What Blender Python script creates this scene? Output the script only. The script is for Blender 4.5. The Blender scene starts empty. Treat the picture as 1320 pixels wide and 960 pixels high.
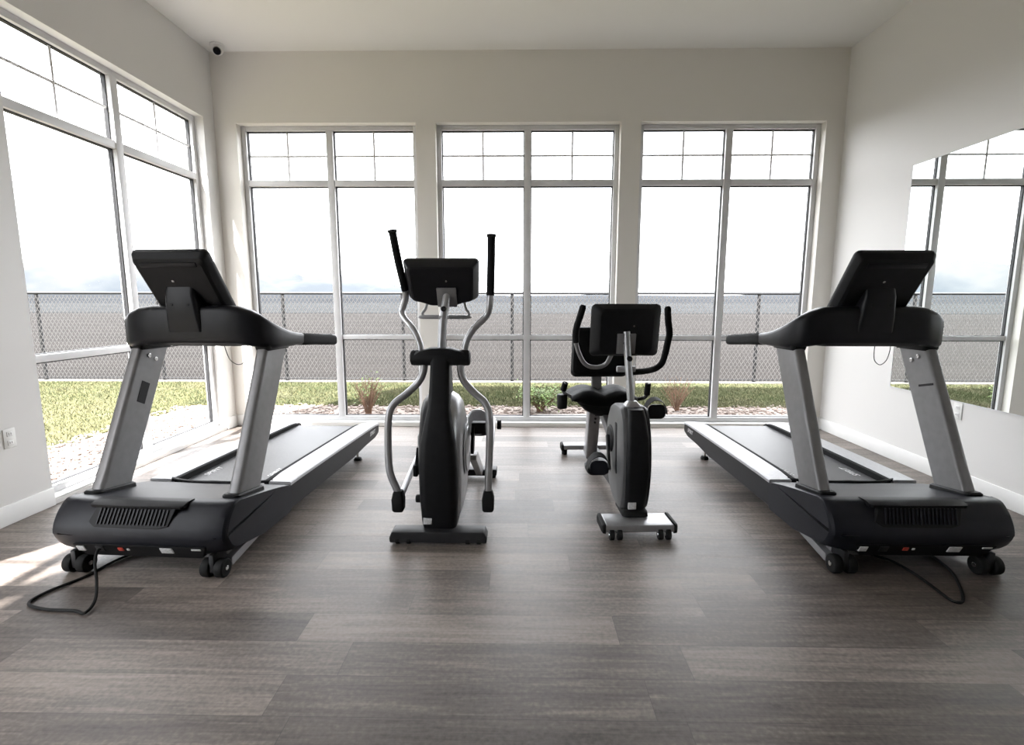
import bpy, bmesh, math, random
from mathutils import Vector, Matrix, noise
random.seed(7)
PI = math.pi
C = bpy.context.scene.collection
SC = bpy.context.scene

# ------------------------------------------------------------------ camera
cam_data = bpy.data.cameras.new('camera')
cam = bpy.data.objects.new('camera', cam_data); C.objects.link(cam)
cam_data.sensor_fit = 'HORIZONTAL'; cam_data.sensor_width = 36.0
cam_data.lens = 651.65 / 1320 * 36.0
cam_data.clip_start = 0.05; cam_data.clip_end = 20000
_p, _y, _r = .1384, -.0161, .0011
_f = Vector((math.sin(_y)*math.cos(_p), math.cos(_y)*math.cos(_p), -math.sin(_p)))
_ri = Vector((math.cos(_y), -math.sin(_y), 0)); _u = _ri.cross(_f)
_r2 = math.cos(_r)*_ri + math.sin(_r)*_u; _u2 = -math.sin(_r)*_ri + math.cos(_r)*_u
cam.matrix_world = Matrix(((_r2.x, _u2.x, -_f.x, 0), (_r2.y, _u2.y, -_f.y, 0), (_r2.z, _u2.z, -_f.z, 1.3), (0, 0, 0, 1)))
SC.camera = cam

# ------------------------------------------------------------------ light and exposure
SC.view_settings.view_transform = 'Standard'; SC.view_settings.look = 'None'
SC.view_settings.exposure = 1.4; SC.view_settings.gamma = 1.0
SC.view_settings.use_curve_mapping = False
SKY = 3.0
SUN = 13.0
sun_d = bpy.data.lights.new('sun', 'SUN'); sun_d.energy = SUN; sun_d.angle = math.radians(1.2); sun_d.color = (1, .985, .96)
sun = bpy.data.objects.new('sun', sun_d); C.objects.link(sun); sun.location = (-8, -10, 30)
_el = math.radians(60)
sun.rotation_euler = Vector((.54*math.cos(_el), .84*math.cos(_el), -math.sin(_el))).to_track_quat('-Z', 'Y').to_euler()

W = bpy.data.worlds.new('overcast_sky'); SC.world = W; W.use_nodes = True
nt = W.node_tree; nt.nodes.clear()
def N(t, k, **kw):
    n = t.nodes.new(k)
    for a, b in kw.items(): setattr(n, a, b)
    return n
out = N(nt, 'ShaderNodeOutputWorld'); bg = N(nt, 'ShaderNodeBackground'); bg.inputs['Strength'].default_value = SKY
tc = N(nt, 'ShaderNodeTexCoord'); mp = N(nt, 'ShaderNodeMapping'); mp.inputs['Scale'].default_value = (1, 1, 3)
nz = N(nt, 'ShaderNodeTexNoise'); nz.inputs['Scale'].default_value = 3; nz.inputs['Detail'].default_value = 5
cr = N(nt, 'ShaderNodeValToRGB')
cr.color_ramp.elements[0].position = .3; cr.color_ramp.elements[0].color = (.86, .92, 1.0, 1)
cr.color_ramp.elements[1].position = .65; cr.color_ramp.elements[1].color = (1, 1, 1, 1)
nt.links.new(tc.outputs['Generated'], mp.inputs['Vector']); nt.links.new(mp.outputs['Vector'], nz.inputs['Vector'])
nt.links.new(nz.outputs['Fac'], cr.inputs['Fac']); nt.links.new(cr.outputs['Color'], bg.inputs['Color'])
nt.links.new(bg.outputs['Background'], out.inputs['Surface'])

# ------------------------------------------------------------------ materials
def mat(name, col, rough=.5, metal=0., spec=.5, bump=None, vary=None, coat=0.):
    m = bpy.data.materials.new(name); m.use_nodes = True; t = m.node_tree
    b = t.nodes['Principled BSDF']
    b.inputs['Base Color'].default_value = (*col, 1); b.inputs['Roughness'].default_value = rough
    b.inputs['Metallic'].default_value = metal; b.inputs['Specular IOR Level'].default_value = spec
    b.inputs['Coat Weight'].default_value = coat
    tc = N(t, 'ShaderNodeTexCoord')
    if vary:
        sc, amt = vary
        n = N(t, 'ShaderNodeTexNoise'); n.inputs['Scale'].default_value = sc; n.inputs['Detail'].default_value = 6
        r = N(t, 'ShaderNodeValToRGB')
        r.color_ramp.elements[0].position = .35; r.color_ramp.elements[0].color = (*[c*(1-amt) for c in col], 1)
        r.color_ramp.elements[1].position = .65; r.color_ramp.elements[1].color = (*[min(1, c*(1+amt)) for c in col], 1)
        t.links.new(tc.outputs['Object'], n.inputs['Vector']); t.links.new(n.outputs['Fac'], r.inputs['Fac'])
        t.links.new(r.outputs['Color'], b.inputs['Base Color'])
    if bump:
        sc, st = bump
        n = N(t, 'ShaderNodeTexNoise'); n.inputs['Scale'].default_value = sc; n.inputs['Detail'].default_value = 4
        bp = N(t, 'ShaderNodeBump'); bp.inputs['Strength'].default_value = st; bp.inputs['Distance'].default_value = .01
        t.links.new(tc.outputs['Object'], n.inputs['Vector']); t.links.new(n.outputs['Fac'], bp.inputs['Height'])
        t.links.new(bp.outputs['Normal'], b.inputs['Normal'])
    return m

M = {}
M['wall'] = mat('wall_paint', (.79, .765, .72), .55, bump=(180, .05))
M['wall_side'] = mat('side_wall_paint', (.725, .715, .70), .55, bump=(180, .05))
M['bounce_grey'] = mat('front_wall_bounce_grey', (.26, .255, .245), .6, bump=(180, .05))  # grey picked to limit light bounced back onto the equipment
M['ceiling'] = mat('ceiling_paint', (.79, .785, .76), .7, bump=(140, .06))
M['trim'] = mat('white_trim_paint', (.80, .80, .79), .4, vary=(6, .02))
M['vinyl'] = mat('window_frame_vinyl', (.66, .66, .67), .4, vary=(8, .03))
M['gasket'] = mat('black_gasket', (.02, .02, .022), .6, vary=(30, .2))
M['plastic'] = mat('black_shroud_plastic', (.007, .007, .009), .4, spec=.22, bump=(400, .03), vary=(20, .15))
M['matte'] = mat('matte_black_plastic', (.0055, .0055, .0065), .55, spec=.22, bump=(500, .05), vary=(25, .2))
M['foam'] = mat('black_foam_grip', (.006, .006, .0065), .8, spec=.2, bump=(260, .15), vary=(60, .2))
M['navy'] = mat('satin_charcoal_plastic', (.011, .0115, .016), .42, spec=.22, bump=(400, .03), vary=(15, .12))
M['darkgrey'] = mat('dark_grey_shell_plastic', (.085, .085, .087), .42, vary=(25, .06))
M['silver'] = mat('silver_paint', (.36, .36, .37), .34, metal=.55, vary=(30, .05))
M['greyside'] = mat('grey_painted_steel', (.20, .196, .2), .4, metal=.25, vary=(25, .05))
M['rail'] = mat('silver_foot_rail', (.46, .46, .48), .42, metal=.2, bump=(350, .2), vary=(60, .06))
M['belt'] = mat('running_belt_rubber', (.075, .075, .08), .42, bump=(500, .15), vary=(90, .15))
M['rubber'] = mat('black_rubber', (.007, .007, .007), .7, spec=.25, vary=(40, .2))
M['chrome'] = mat('bright_steel', (.7, .7, .7), .2, metal=1.0, vary=(40, .04))
M['vinyl_seat'] = mat('black_seat_vinyl', (.0035, .0035, .004), .6, spec=.12, bump=(220, .12), vary=(20, .15))
M['white'] = mat('white_plastic', (.78, .78, .76), .4, vary=(20, .02))
M['label'] = mat('sticker_paper', (.6, .6, .6), .5, vary=(90, .15))
M['red'] = mat('red_switch', (.5, .06, .04), .4, vary=(30, .1))
M['screen'] = mat('dark_screen_glass', (.01, .01, .012), .08, vary=(20, .1))
M['letter'] = mat('white_lettering', (.75, .75, .76), .5, vary=(40, .05))
M['darkmetal'] = mat('black_coated_steel', (.014, .014, .016), .5, vary=(20, .2))
M['galvanised'] = mat('weathered_wire', (.066, .063, .062), .65, vary=(20, .15))
M['kerb'] = mat('weathered_concrete_kerb', (.11, .10, .09), .9, vary=(8, .15))
M['concrete'] = mat('pale_concrete', (.30, .29, .275), .85, bump=(60, .3), vary=(8, .12))
M['twig'] = mat('reddish_twigs', (.20, .12, .08), .8, vary=(10, .3))
M['leaf'] = mat('shrub_leaves', (.13, .2, .045), .6, vary=(6, .35))
M['stucco'] = mat('exterior_stucco', (.55, .53, .5), .9, bump=(80, .3), vary=(5, .08))
M['mirror'] = mat('mirror_silver', (.9, .93, .92), .0, metal=1.0)

def glass_mat():
    m = bpy.data.materials.new('window_glass'); m.use_nodes = True; t = m.node_tree; t.nodes.clear()
    o = N(t, 'ShaderNodeOutputMaterial'); mx = N(t, 'ShaderNodeMixShader')
    tr = N(t, 'ShaderNodeBsdfTransparent'); tr.inputs['Color'].default_value = (.98, .977, .975, 1)
    gl = N(t, 'ShaderNodeBsdfGlossy'); gl.inputs['Roughness'].default_value = 0.0
    lw = N(t, 'ShaderNodeLayerWeight'); lw.inputs['Blend'].default_value = .5
    pw = N(t, 'ShaderNodeMath', operation='POWER'); pw.inputs[1].default_value = 9.0
    ma = N(t, 'ShaderNodeMath', operation='MULTIPLY_ADD'); ma.inputs[1].default_value = .6; ma.inputs[2].default_value = 0.0
    t.links.new(lw.outputs['Facing'], pw.inputs[0]); t.links.new(pw.outputs[0], ma.inputs[0])
    t.links.new(ma.outputs[0], mx.inputs['Fac']); t.links.new(tr.outputs['BSDF'], mx.inputs[1]); t.links.new(gl.outputs['BSDF'], mx.inputs[2])
    t.links.new(mx.outputs['Shader'], o.inputs['Surface'])
    return m
M['glass'] = glass_mat()

def floor_mat():
    m = bpy.data.materials.new('vinyl_plank_floor'); m.use_nodes = True; t = m.node_tree; b = t.nodes['Principled BSDF']
    L = t.links.new
    tc = N(t, 'ShaderNodeTexCoord'); sp = N(t, 'ShaderNodeSeparateXYZ'); L(tc.outputs['Object'], sp.inputs['Vector'])
    def math_(op, a, bb=None):
        n = N(t, 'ShaderNodeMath', operation=op)
        for i, v in enumerate((a, bb)):
            if v is None: continue
            if isinstance(v, (int, float)): n.inputs[i].default_value = v
            else: L(v, n.inputs[i])
        return n.outputs[0]
    ry = math_('DIVIDE', sp.outputs['Y'], .178)
    row = math_('FLOOR', ry); fy = math_('FRACT', ry)
    wn = N(t, 'ShaderNodeTexWhiteNoise', noise_dimensions='1D'); L(row, wn.inputs['W'])
    rx = math_('ADD', math_('DIVIDE', sp.outputs['X'], 1.25), wn.outputs['Value'])
    col = math_('FLOOR', rx); fx = math_('FRACT', rx)
    cb = N(t, 'ShaderNodeCombineXYZ'); L(row, cb.inputs['X']); L(col, cb.inputs['Y'])
    wn2 = N(t, 'ShaderNodeTexWhiteNoise', noise_dimensions='2D'); L(cb.outputs['Vector'], wn2.inputs['Vector'])
    # grain: stretched noise shifted by plank
    cv = N(t, 'ShaderNodeCombineXYZ')
    L(math_('ADD', math_('MULTIPLY', sp.outputs['X'], 1.6), math_('MULTIPLY', wn2.outputs['Value'], 37.0)), cv.inputs['X'])
    L(math_('MULTIPLY', sp.outputs['Y'], 26.0), cv.inputs['Y']); L(math_('MULTIPLY', wn2.outputs['Value'], 11.0), cv.inputs['Z'])
    g1 = N(t, 'ShaderNodeTexNoise'); g1.inputs['Scale'].default_value = 1.5; g1.inputs['Detail'].default_value = 8; g1.inputs['Roughness'].default_value = .62
    g1.inputs['Distortion'].default_value = .6
    L(cv.outputs['Vector'], g1.inputs['Vector'])
    cv2 = N(t, 'ShaderNodeCombineXYZ')
    L(math_('ADD', math_('MULTIPLY', sp.outputs['X'], 1.1), math_('MULTIPLY', wn2.outputs['Value'], 19.0)), cv2.inputs['X'])
    L(math_('MULTIPLY', sp.outputs['Y'], 7.0), cv2.inputs['Y'])
    g2 = N(t, 'ShaderNodeTexNoise'); g2.inputs['Scale'].default_value = 2.2; g2.inputs['Detail'].default_value = 5
    L(cv2.outputs['Vector'], g2.inputs['Vector'])
    g3 = N(t, 'ShaderNodeTexNoise'); g3.inputs['Scale'].default_value = 60; g3.inputs['Detail'].default_value = 3
    L(tc.outputs['Object'], g3.inputs['Vector'])
    v = math_('ADD', math_('MULTIPLY', g1.outputs['Fac'], .62), math_('MULTIPLY', wn2.outputs['Value'], .25))
    v = math_('ADD', v, math_('MULTIPLY', g2.outputs['Fac'], .30))
    v = math_('ADD', v, math_('MULTIPLY', math_('SUBTRACT', g3.outputs['Fac'], .5), .34))
    r = N(t, 'ShaderNodeValToRGB'); e = r.color_ramp.elements
    e[0].position = .33; e[0].color = (.045, .036, .031, 1); e[1].position = .84; e[1].color = (.31, .262, .23, 1)
    e.new(.56).color = (.128, .107, .094, 1)
    L(v, r.inputs['Fac'])
    # thin bevel lines between planks
    ex = math_('MULTIPLY', math_('MINIMUM', fx, math_('SUBTRACT', 1.0, fx)), 1.25)
    ey = math_('MULTIPLY', math_('MINIMUM', fy, math_('SUBTRACT', 1.0, fy)), .178)
    seam = math_('LESS_THAN', math_('MINIMUM', ex, ey), .0012)
    mx = N(t, 'ShaderNodeMix', data_type='RGBA'); L(math_('MULTIPLY', seam, .55), mx.inputs['Factor'])
    L(r.outputs['Color'], mx.inputs['A']); mx.inputs['B'].default_value = (.03, .028, .026, 1)
    L(mx.outputs['Result'], b.inputs['Base Color'])
    L(math_('ADD', math_('MULTIPLY', g1.outputs['Fac'], .22), .34), b.inputs['Roughness'])
    b.inputs['Specular IOR Level'].default_value = .45
    bp = N(t, 'ShaderNodeBump'); bp.inputs['Strength'].default_value = .12; bp.inputs['Distance'].default_value = .004
    L(math_('SUBTRACT', g1.outputs['Fac'], math_('MULTIPLY', seam, 1.0)), bp.inputs['Height']); L(bp.outputs['Normal'], b.inputs['Normal'])
    return m
M['floor'] = floor_mat()

def ramp_mat(name, cols, scale, stretch=(1, 1, 1), rough=.9, bump=0):
    m = bpy.data.materials.new(name); m.use_nodes = True; t = m.node_tree; b = t.nodes['Principled BSDF']
    tc = N(t, 'ShaderNodeTexCoord'); mp = N(t, 'ShaderNodeMapping'); mp.inputs['Scale'].default_value = stretch
    n = N(t, 'ShaderNodeTexNoise'); n.inputs['Scale'].default_value = scale; n.inputs['Detail'].default_value = 8; n.inputs['Roughness'].default_value = .65
    r = N(t, 'ShaderNodeValToRGB'); e = r.color_ramp.elements
    k = len(cols)
    e[0].position = .3; e[0].color = (*cols[0], 1); e[1].position = .72; e[1].color = (*cols[-1], 1)
    for i in range(1, k-1): e.new(.3 + .42*i/(k-1)).color = (*cols[i], 1)
    t.links.new(tc.outputs['Object'], mp.inputs['Vector']); t.links.new(mp.outputs['Vector'], n.inputs['Vector'])
    t.links.new(n.outputs['Fac'], r.inputs['Fac']); t.links.new(r.outputs['Color'], b.inputs['Base Color'])
    b.inputs['Roughness'].default_value = rough; b.inputs['Specular IOR Level'].default_value = .1
    if bump:
        bp = N(t, 'ShaderNodeBump'); bp.inputs['Strength'].default_value = bump; bp.inputs['Distance'].default_value = .03
        t.links.new(n.outputs['Fac'], bp.inputs['Height']); t.links.new(bp.outputs['Normal'], b.inputs['Normal'])
    return m
M['lawn'] = ramp_mat('lawn_soil', [(0.0612, 0.0612, 0.0259), (0.0828, 0.0792, 0.0360), (0.1080, 0.0972, 0.0540)], 2.5)
M['grass'] = ramp_mat('grass_blades', [(.062, .078, .036), (.09, .098, .054), (.13, .12, .08)], 1.2)
M['gravel'] = ramp_mat('gravel_bed', [(0.1700, 0.1403, 0.1232), (0.2380, 0.2040, 0.1827), (0.3060, 0.2720, 0.2465)], 14)
M['stone'] = ramp_mat('gravel_stones', [(0.1275, 0.0978, 0.0850), (0.2380, 0.1955, 0.1742), (0.3570, 0.3230, 0.2975)], 9)
M['field'] = ramp_mat('dry_field', [(0.0059, 0.0045, 0.0038), (0.0102, 0.0083, 0.0074), (0.0161, 0.0135, 0.0123)], .35, (.25, 1, 1))
M['plain'] = ramp_mat('distant_plain', [(0.0086, 0.0096, 0.0106), (0.0116, 0.0132, 0.0147), (0.0161, 0.0172, 0.0187)], .03, (.3, 1, 1))
M['hills'] = ramp_mat('hazy_hills', [(0.0109, 0.0124, 0.0152), (0.0141, 0.0162, 0.0195), (0.0184, 0.0206, 0.0239)], .006, (1, 1, 2))
def mountain_mat():
    m = bpy.data.materials.new('snowy_mountain'); m.use_nodes = True; t = m.node_tree; b = t.nodes['Principled BSDF']
    tc = N(t, 'ShaderNodeTexCoord'); sp = N(t, 'ShaderNodeSeparateXYZ'); n = N(t, 'ShaderNodeTexNoise')
    n.inputs['Scale'].default_value = .0035; n.inputs['Detail'].default_value = 3.5; n.inputs['Roughness'].default_value = .7
    h = N(t, 'ShaderNodeMath', operation='MULTIPLY_ADD'); h.inputs[1].default_value = 1/330; h.inputs[2].default_value = -.08
    a = N(t, 'ShaderNodeMath', operation='ADD'); r = N(t, 'ShaderNodeValToRGB'); e = r.color_ramp.elements
    e[0].position = .58; e[0].color = (.043, .049, .056, 1); e[1].position = .86; e[1].color = (.066, .068, .070, 1); e.new(.70).color = (.053, .058, .063, 1)  # pale blue-grey rock tones carry the aerial haze in their colour
    L = t.links.new
    L(tc.outputs['Object'], sp.inputs['Vector']); L(tc.outputs['Object'], n.inputs['Vector']); L(sp.outputs['Z'], h.inputs[0])
    L(h.outputs[0], a.inputs[0]); L(n.outputs['Fac'], a.inputs[1]); L(a.outputs[0], r.inputs['Fac']); L(r.outputs['Color'], b.inputs['Base Color'])
    b.inputs['Roughness'].default_value = .95; b.inputs['Specular IOR Level'].default_value = .05
    return m
M['mountain'] = mountain_mat()

# ------------------------------------------------------------------ geometry helpers
def nb(): return bmesh.new()

def obj(name, bm, m, parent=None, sharp=32, loc=None):
    bmesh.ops.recalc_face_normals(bm, faces=bm.faces[:])
    me = bpy.data.meshes.new(name); bm.to_mesh(me); bm.free()
    me.materials.append(m)
    if len(me.polygons):
        me.polygons.foreach_set('use_smooth', [True]*len(me.polygons))
        me.set_sharp_from_angle(angle=math.radians(sharp))
        for p in me.polygons:
            if len(p.vertices) > 4: p.use_smooth = False
    o = bpy.data.objects.new(name, me); C.objects.link(o)
    if parent is not None: o.parent = parent
    if loc is not None: o.location = loc
    return o

def struct(name, bm, m, **k):
    o = obj(name, bm, m, **k); o['kind'] = 'structure'; return o

def thing(name, label, cat, loc=(0, 0, 0), rz=0, group=None):
    o = bpy.data.objects.new(name, None); C.objects.link(o); o.empty_display_size = .1
    o.location = loc; o.rotation_euler = (0, 0, rz); o['label'] = label; o['category'] = cat
    if group: o['group'] = group
    return o

def tag(o, label, cat, group=None, kind=None):
    o['label'] = label; o['category'] = cat
    if group: o['group'] = group
    if kind: o['kind'] = kind
    return o

def dup(root, loc, rz, label):
    def cp(o, par):
        c = o.copy(); C.objects.link(c); c.parent = par
        for ch in [x for x in SC.objects if x.parent == o]: cp(ch, c)
        return c
    r = cp(root, None); r.location = loc; r.rotation_euler = (0, 0, rz); r['label'] = label
    return r

def box(bm, x0, x1, y0, y1, z0, z1, bevel=0, seg=2, mtx=None):
    vs = [bm.verts.new((x, y, z)) for x in (x0, x1) for y in (y0, y1) for z in (z0, z1)]
    fs = [bm.faces.new([vs[i] for i in q]) for q in ((0, 1, 3, 2), (4, 6, 7, 5), (0, 4, 5, 1), (2, 3, 7, 6), (0, 2, 6, 4), (1, 5, 7, 3))]
    geom = vs
    if bevel:
        es = list({e for f in fs for e in f.edges})
        r = bmesh.ops.bevel(bm, geom=es, offset=bevel, segments=seg, profile=.5, affect='EDGES')
        geom = list({v for f in r['faces'] for v in f.verts} | {v for v in vs if v.is_valid})
    if mtx is not None:
        for v in geom: v.co = mtx @ v.co
    return geom

def loft(bm, rings, cap=True):
    R = [[bm.verts.new(p) for p in r] for r in rings]
    n = len(R[0])
    for a, b in zip(R, R[1:]):
        for i in range(n):
            j = (i+1) % n
            try: bm.faces.new((a[i], a[j], b[j], b[i]))
            except ValueError: pass
    if cap:
        for r in (R[0], R[-1]):
            try: bm.faces.new(r)
            except ValueError: pass
    return R

def rrect(w, h, r, k=4):
    """rounded rectangle, half sizes w,h"""
    r = min(r, w*.999, h*.999); pts = []
    for cx, cy, a0 in ((w-r, h-r, 0), (-w+r, h-r, PI/2), (-w+r, -h+r, PI), (w-r, -h+r, 1.5*PI)):
        for i in range(k+1):
            a = a0 + PI/2*i/k; pts.append((cx+r*math.cos(a), cy+r*math.sin(a)))
    return pts

def smooth_path(pts, k=6):
    P = [Vector(p) for p in pts]; out = []
    for i in range(len(P)-1):
        p0 = P[max(i-1, 0)]; p1 = P[i]; p2 = P[i+1]; p3 = P[min(i+2, len(P)-1)]
        for j in range(k):
            t = j/k
            out.append(.5*((2*p1)+(p2-p0)*t+(2*p0-5*p1+4*p2-p3)*t*t+(3*p1-p0-3*p2+p3)*t**3))
    out.append(P[-1]); return out

def tube(bm, pts, r, n=12, smooth=True, k=6, flat=1.0):
    P = smooth_path(pts, k) if smooth else [Vector(p) for p in pts]
    m = len(P)
    rad = (lambda t: r) if not isinstance(r, (list, tuple)) else (lambda t: r[0]+(r[1]-r[0])*t)
    up = Vector((0, 0, 1)); T0 = (P[1]-P[0]).normalized()
    if abs(T0.dot(up)) > .9: up = Vector((0, 1, 0))
    a = (up - T0*up.dot(T0)).normalized(); rings = []
    for i, p in enumerate(P):
        T = (P[min(i+1, m-1)]-P[max(i-1, 0)]).normalized()
        a = (a - T*a.dot(T)).normalized(); b = T.cross(a); rr = rad(i/(m-1))
        rings.append([p + (a*math.cos(2*PI*j/n)*flat + b*math.sin(2*PI*j/n))*rr for j in range(n)])
    loft(bm, rings)

def cyl(bm, p0, p1, r0, r1=None, n=24, bevel=0):
    p0 = Vector(p0); p1 = Vector(p1); r1 = r0 if r1 is None else r1
    T = (p1-p0).normalized(); L = (p1-p0).length
    u = Vector((0, 0, 1)) if abs(T.z) < .9 else Vector((1, 0, 0))
    a = (u-T*u.dot(T)).normalized(); b = T.cross(a)
    prof = [(0, r0), (L, r1)] if not bevel else [(0, r0-bevel), (bevel*.3, r0-bevel*.3), (bevel, r0), (L-bevel, r1), (L-bevel*.3, r1-bevel*.3), (L, r1-bevel)]
    loft(bm, [[p0+T*h+(a*math.cos(2*PI*j/n)+b*math.sin(2*PI*j/n))*r for j in range(n)] for h, r in prof])

def prism(bm, poly, axis, a0, a1, bevel=0, seg=2):
    """extrude a polygon along an axis: 'x' poly=(y,z), 'y' poly=(x,z), 'z' poly=(x,y)"""
    def P(u, v, w): return {'x': (w, u, v), 'y': (u, w, v), 'z': (u, v, w)}[axis]
    A = [bm.verts.new(P(u, v, a0)) for u, v in poly]; B = [bm.verts.new(P(u, v, a1)) for u, v in poly]
    fs = [bm.faces.new(A), bm.faces.new(list(reversed(B)))]
    n = len(poly)
    for i in range(n): fs.append(bm.faces.new((A[i], B[i], B[(i+1) % n], A[(i+1) % n])))
    if bevel:
        es = list({e for f in fs[:2] for e in f.edges})
        bmesh.ops.recalc_face_normals(bm, faces=fs)
        bmesh.ops.bevel(bm, geom=es, offset=bevel, segments=seg, profile=.5, affect='EDGES')

def round_poly(poly, r, k=4):
    """round the corners of a polygon"""
    out = []; n = len(poly)
    for i in range(n):
        p = Vector(poly[i]); a = Vector(poly[i-1]); b = Vector(poly[(i+1) % n])
        d = min(r, (a-p).length*.45, (b-p).length*.45)
        s = p+(a-p).normalized()*d; e = p+(b-p).normalized()*d
        for j in range(k+1):
            t = j/k; q = s*(1-t)**2 + p*2*t*(1-t) + e*t*t; out.append((q.x, q.y))
    return out

def text_mesh(body, size, depth, m, parent, mtx, name='lettering'):
    cu = bpy.data.curves.new(name, 'FONT'); cu.body = body; cu.size = size; cu.extrude = depth
    cu.align_x = 'CENTER'; cu.align_y = 'CENTER'; cu.shear = .25
    tmp = bpy.data.objects.new('tmp', cu); C.objects.link(tmp)
    bpy.context.view_layer.update()
    me = bpy.data.meshes.new_from_object(tmp.evaluated_get(bpy.context.evaluated_depsgraph_get()))
    bpy.data.objects.remove(tmp); me.transform(mtx); me.name = name
    me.materials.clear(); me.materials.append(m)
    o = bpy.data.objects.new(name, me); C.objects.link(o); o.parent = parent
    return o

# ------------------------------------------------------------------ room shell
XL, XR, YB, YF, H = -3.006, 3.117, 5.1975, -5.0, 3.682
TH = .175
HEAD, SILL = 3.032, .03
BACK_OPEN = [(-2.793, -1.027), (-.834, .972), (1.167, 2.9425)]
LEFT_OPEN = [(-.19, 1.76), (3.07, 5.02)]

bm = nb(); box(bm, XL-TH, XR+TH, YF-TH, YB+TH, -.12, 0); struct('floor', bm, M['floor'])
bm = nb(); box(bm, XL-TH-.1, XR+TH+.1, YF-TH, YB+TH+.1, H, H+1.2); struct('ceiling', bm, M['ceiling'])

def wall_with_openings(name, axis, pos, thick, a0, a1, z1, opens, m):
    """axis 'x': wall runs along x at y=pos..pos+thick ; 'y': runs along y at x=pos-thick..pos"""
    bm = nb()
    cuts = [a0] + [v for o in opens for v in o] + [a1]
    def bx(u0, u1, z0, zz):
        if axis == 'x': box(bm, u0, u1, pos, pos+thick, z0, zz)
        else: box(bm, pos-thick, pos, u0, u1, z0, zz)
    for i in range(0, len(cuts), 2): bx(cuts[i], cuts[i+1], SILL, HEAD)
    bx(a0, a1, HEAD, z1); bx(a0, a1, -.12, SILL)
    bmesh.ops.remove_doubles(bm, verts=bm.verts[:], dist=.0005)
    seen = {}
    for f in bm.faces[:]:
        k = tuple(sorted(v.index for v in f.verts)) if False else frozenset(f.verts)
        seen.setdefault(k, []).append(f)
    bmesh.ops.delete(bm, geom=[f for fs in seen.values() if len(fs) > 1 for f in fs], context='FACES')
    return struct(name, bm, m)
wall_with_openings('wall_back', 'x', YB, TH, XL-TH, XR+TH, H, BACK_OPEN, M['wall'])
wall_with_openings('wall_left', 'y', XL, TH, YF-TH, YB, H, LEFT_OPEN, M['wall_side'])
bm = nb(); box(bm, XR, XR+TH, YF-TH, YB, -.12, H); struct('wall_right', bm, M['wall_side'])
bm = nb(); box(bm, XL, XR, YF-TH, YF, -.12, H); struct('wall_front', bm, M['bounce_grey'])  # unseen wall, grey and set far back to control the room's fill light

def baseboard(name, segs):
    bm = nb()
    for s in segs: box(bm, *s, 0, .118, bevel=.004)
    struct(name, bm, M['trim'])
baseboard('baseboard_right', [(XR-.014, XR, YF, YB)])
baseboard('baseboard_left', [(XL, XL+.014, YF, LEFT_OPEN[0][0]), (XL, XL+.014, LEFT_OPEN[0][1], LEFT_OPEN[1][0]), (XL, XL+.014, LEFT_OPEN[1][1], YB)])
baseboard('baseboard_back', [(XL+.014, BACK_OPEN[0][0], YB-.014, YB), (BACK_OPEN[0][1], BACK_OPEN[1][0], YB-.014, YB), (BACK_OPEN[1][1], BACK_OPEN[2][0], YB-.014, YB), (BACK_OPEN[2][1], XR-.014, YB-.014, YB)])

def window(idx, width, mtx):
    """frame in local space: u along the wall (0..width), depth v (0 room side .. outwards), z up"""
    REC = .085; FD = .075                      # recess, frame depth
    root = bpy.data.objects.new('window_%d' % idx, None); C.objects.link(root); root['kind'] = 'structure'
    root.matrix_world = mtx
    bm = nb(); v0, v1 = REC, REC+FD
    F = .045
    box(bm, 0, F, v0, v1, SILL, HEAD, .004); box(bm, width-F, width, v0, v1, SILL, HEAD, .004)
    box(bm, F, width-F, v0, v1, HEAD-F, HEAD, .004); box(bm, F, width-F, v0, v1, SILL, SILL+.06, .004)
    mid = width/2; MW = .034
    box(bm, mid-MW, mid+MW, v0-.006, v1, SILL+.06, HEAD-F, .004)
    TR0, TR1 = 2.455, 2.515; LT0, LT1 = .909, .958
    for a, b in ((F, mid-MW), (mid+MW, width-F)):
        box(bm, a, b, v0, v1, TR0, TR1, .004); box(bm, a, b, v0+.012, v1, LT0, LT1, .004)
    obj('window_frame', bm, M['vinyl'], root)
    for a, b in ((F, mid-MW), (mid+MW, width-F)):
        for k, (c, d) in enumerate(((SILL+.06, LT0), (LT1, TR0), (TR1, HEAD-F))):
            g = nb(); G = .009; w0, w1 = v0+.03, v0+.06
            box(g, a, a+G, w0, w1, c, d); box(g, b-G, b, w0, w1, c, d)
            box(g, a+G, b-G, w0, w1, c, c+G*.6); box(g, a+G, b-G, w0, w1, d-G, d)
            obj('gasket', g, M['gasket'], root)
            p = nb(); box(p, a+G, b-G, v0+.042, v0+.048, c+G*.6, d-G)
            pane = obj('glass_pane', p, M['glass'], root)
            if k == 2:
                q = nb(); mm = (a+b)/2; zz = (c+d)/2; t = .0095
                box(q, mm-t, mm+t, v0+.032, v0+.041, c, d, .002); box(q, a, b, v0+.034, v0+.041, zz-t, zz+t, .002)
                obj('muntin_grid', q, M['vinyl'], root)
    s = nb(); box(s, .002, width-.002, .004, REC+.01, SILL, SILL+.012, .003); obj('window_sill', s, M['trim'], root)
for i, (a, b) in enumerate(BACK_OPEN):
    window(i+1, b-a, Matrix.Translation((a, YB, 0)))
for i, (a, b) in enumerate(LEFT_OPEN[::-1]):
    # u -> +y, v -> -x
    window(4+i, b-a, Matrix(((0, -1, 0, XL), (1, 0, 0, a), (0, 0, 1, 0), (0, 0, 0, 1))))

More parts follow.
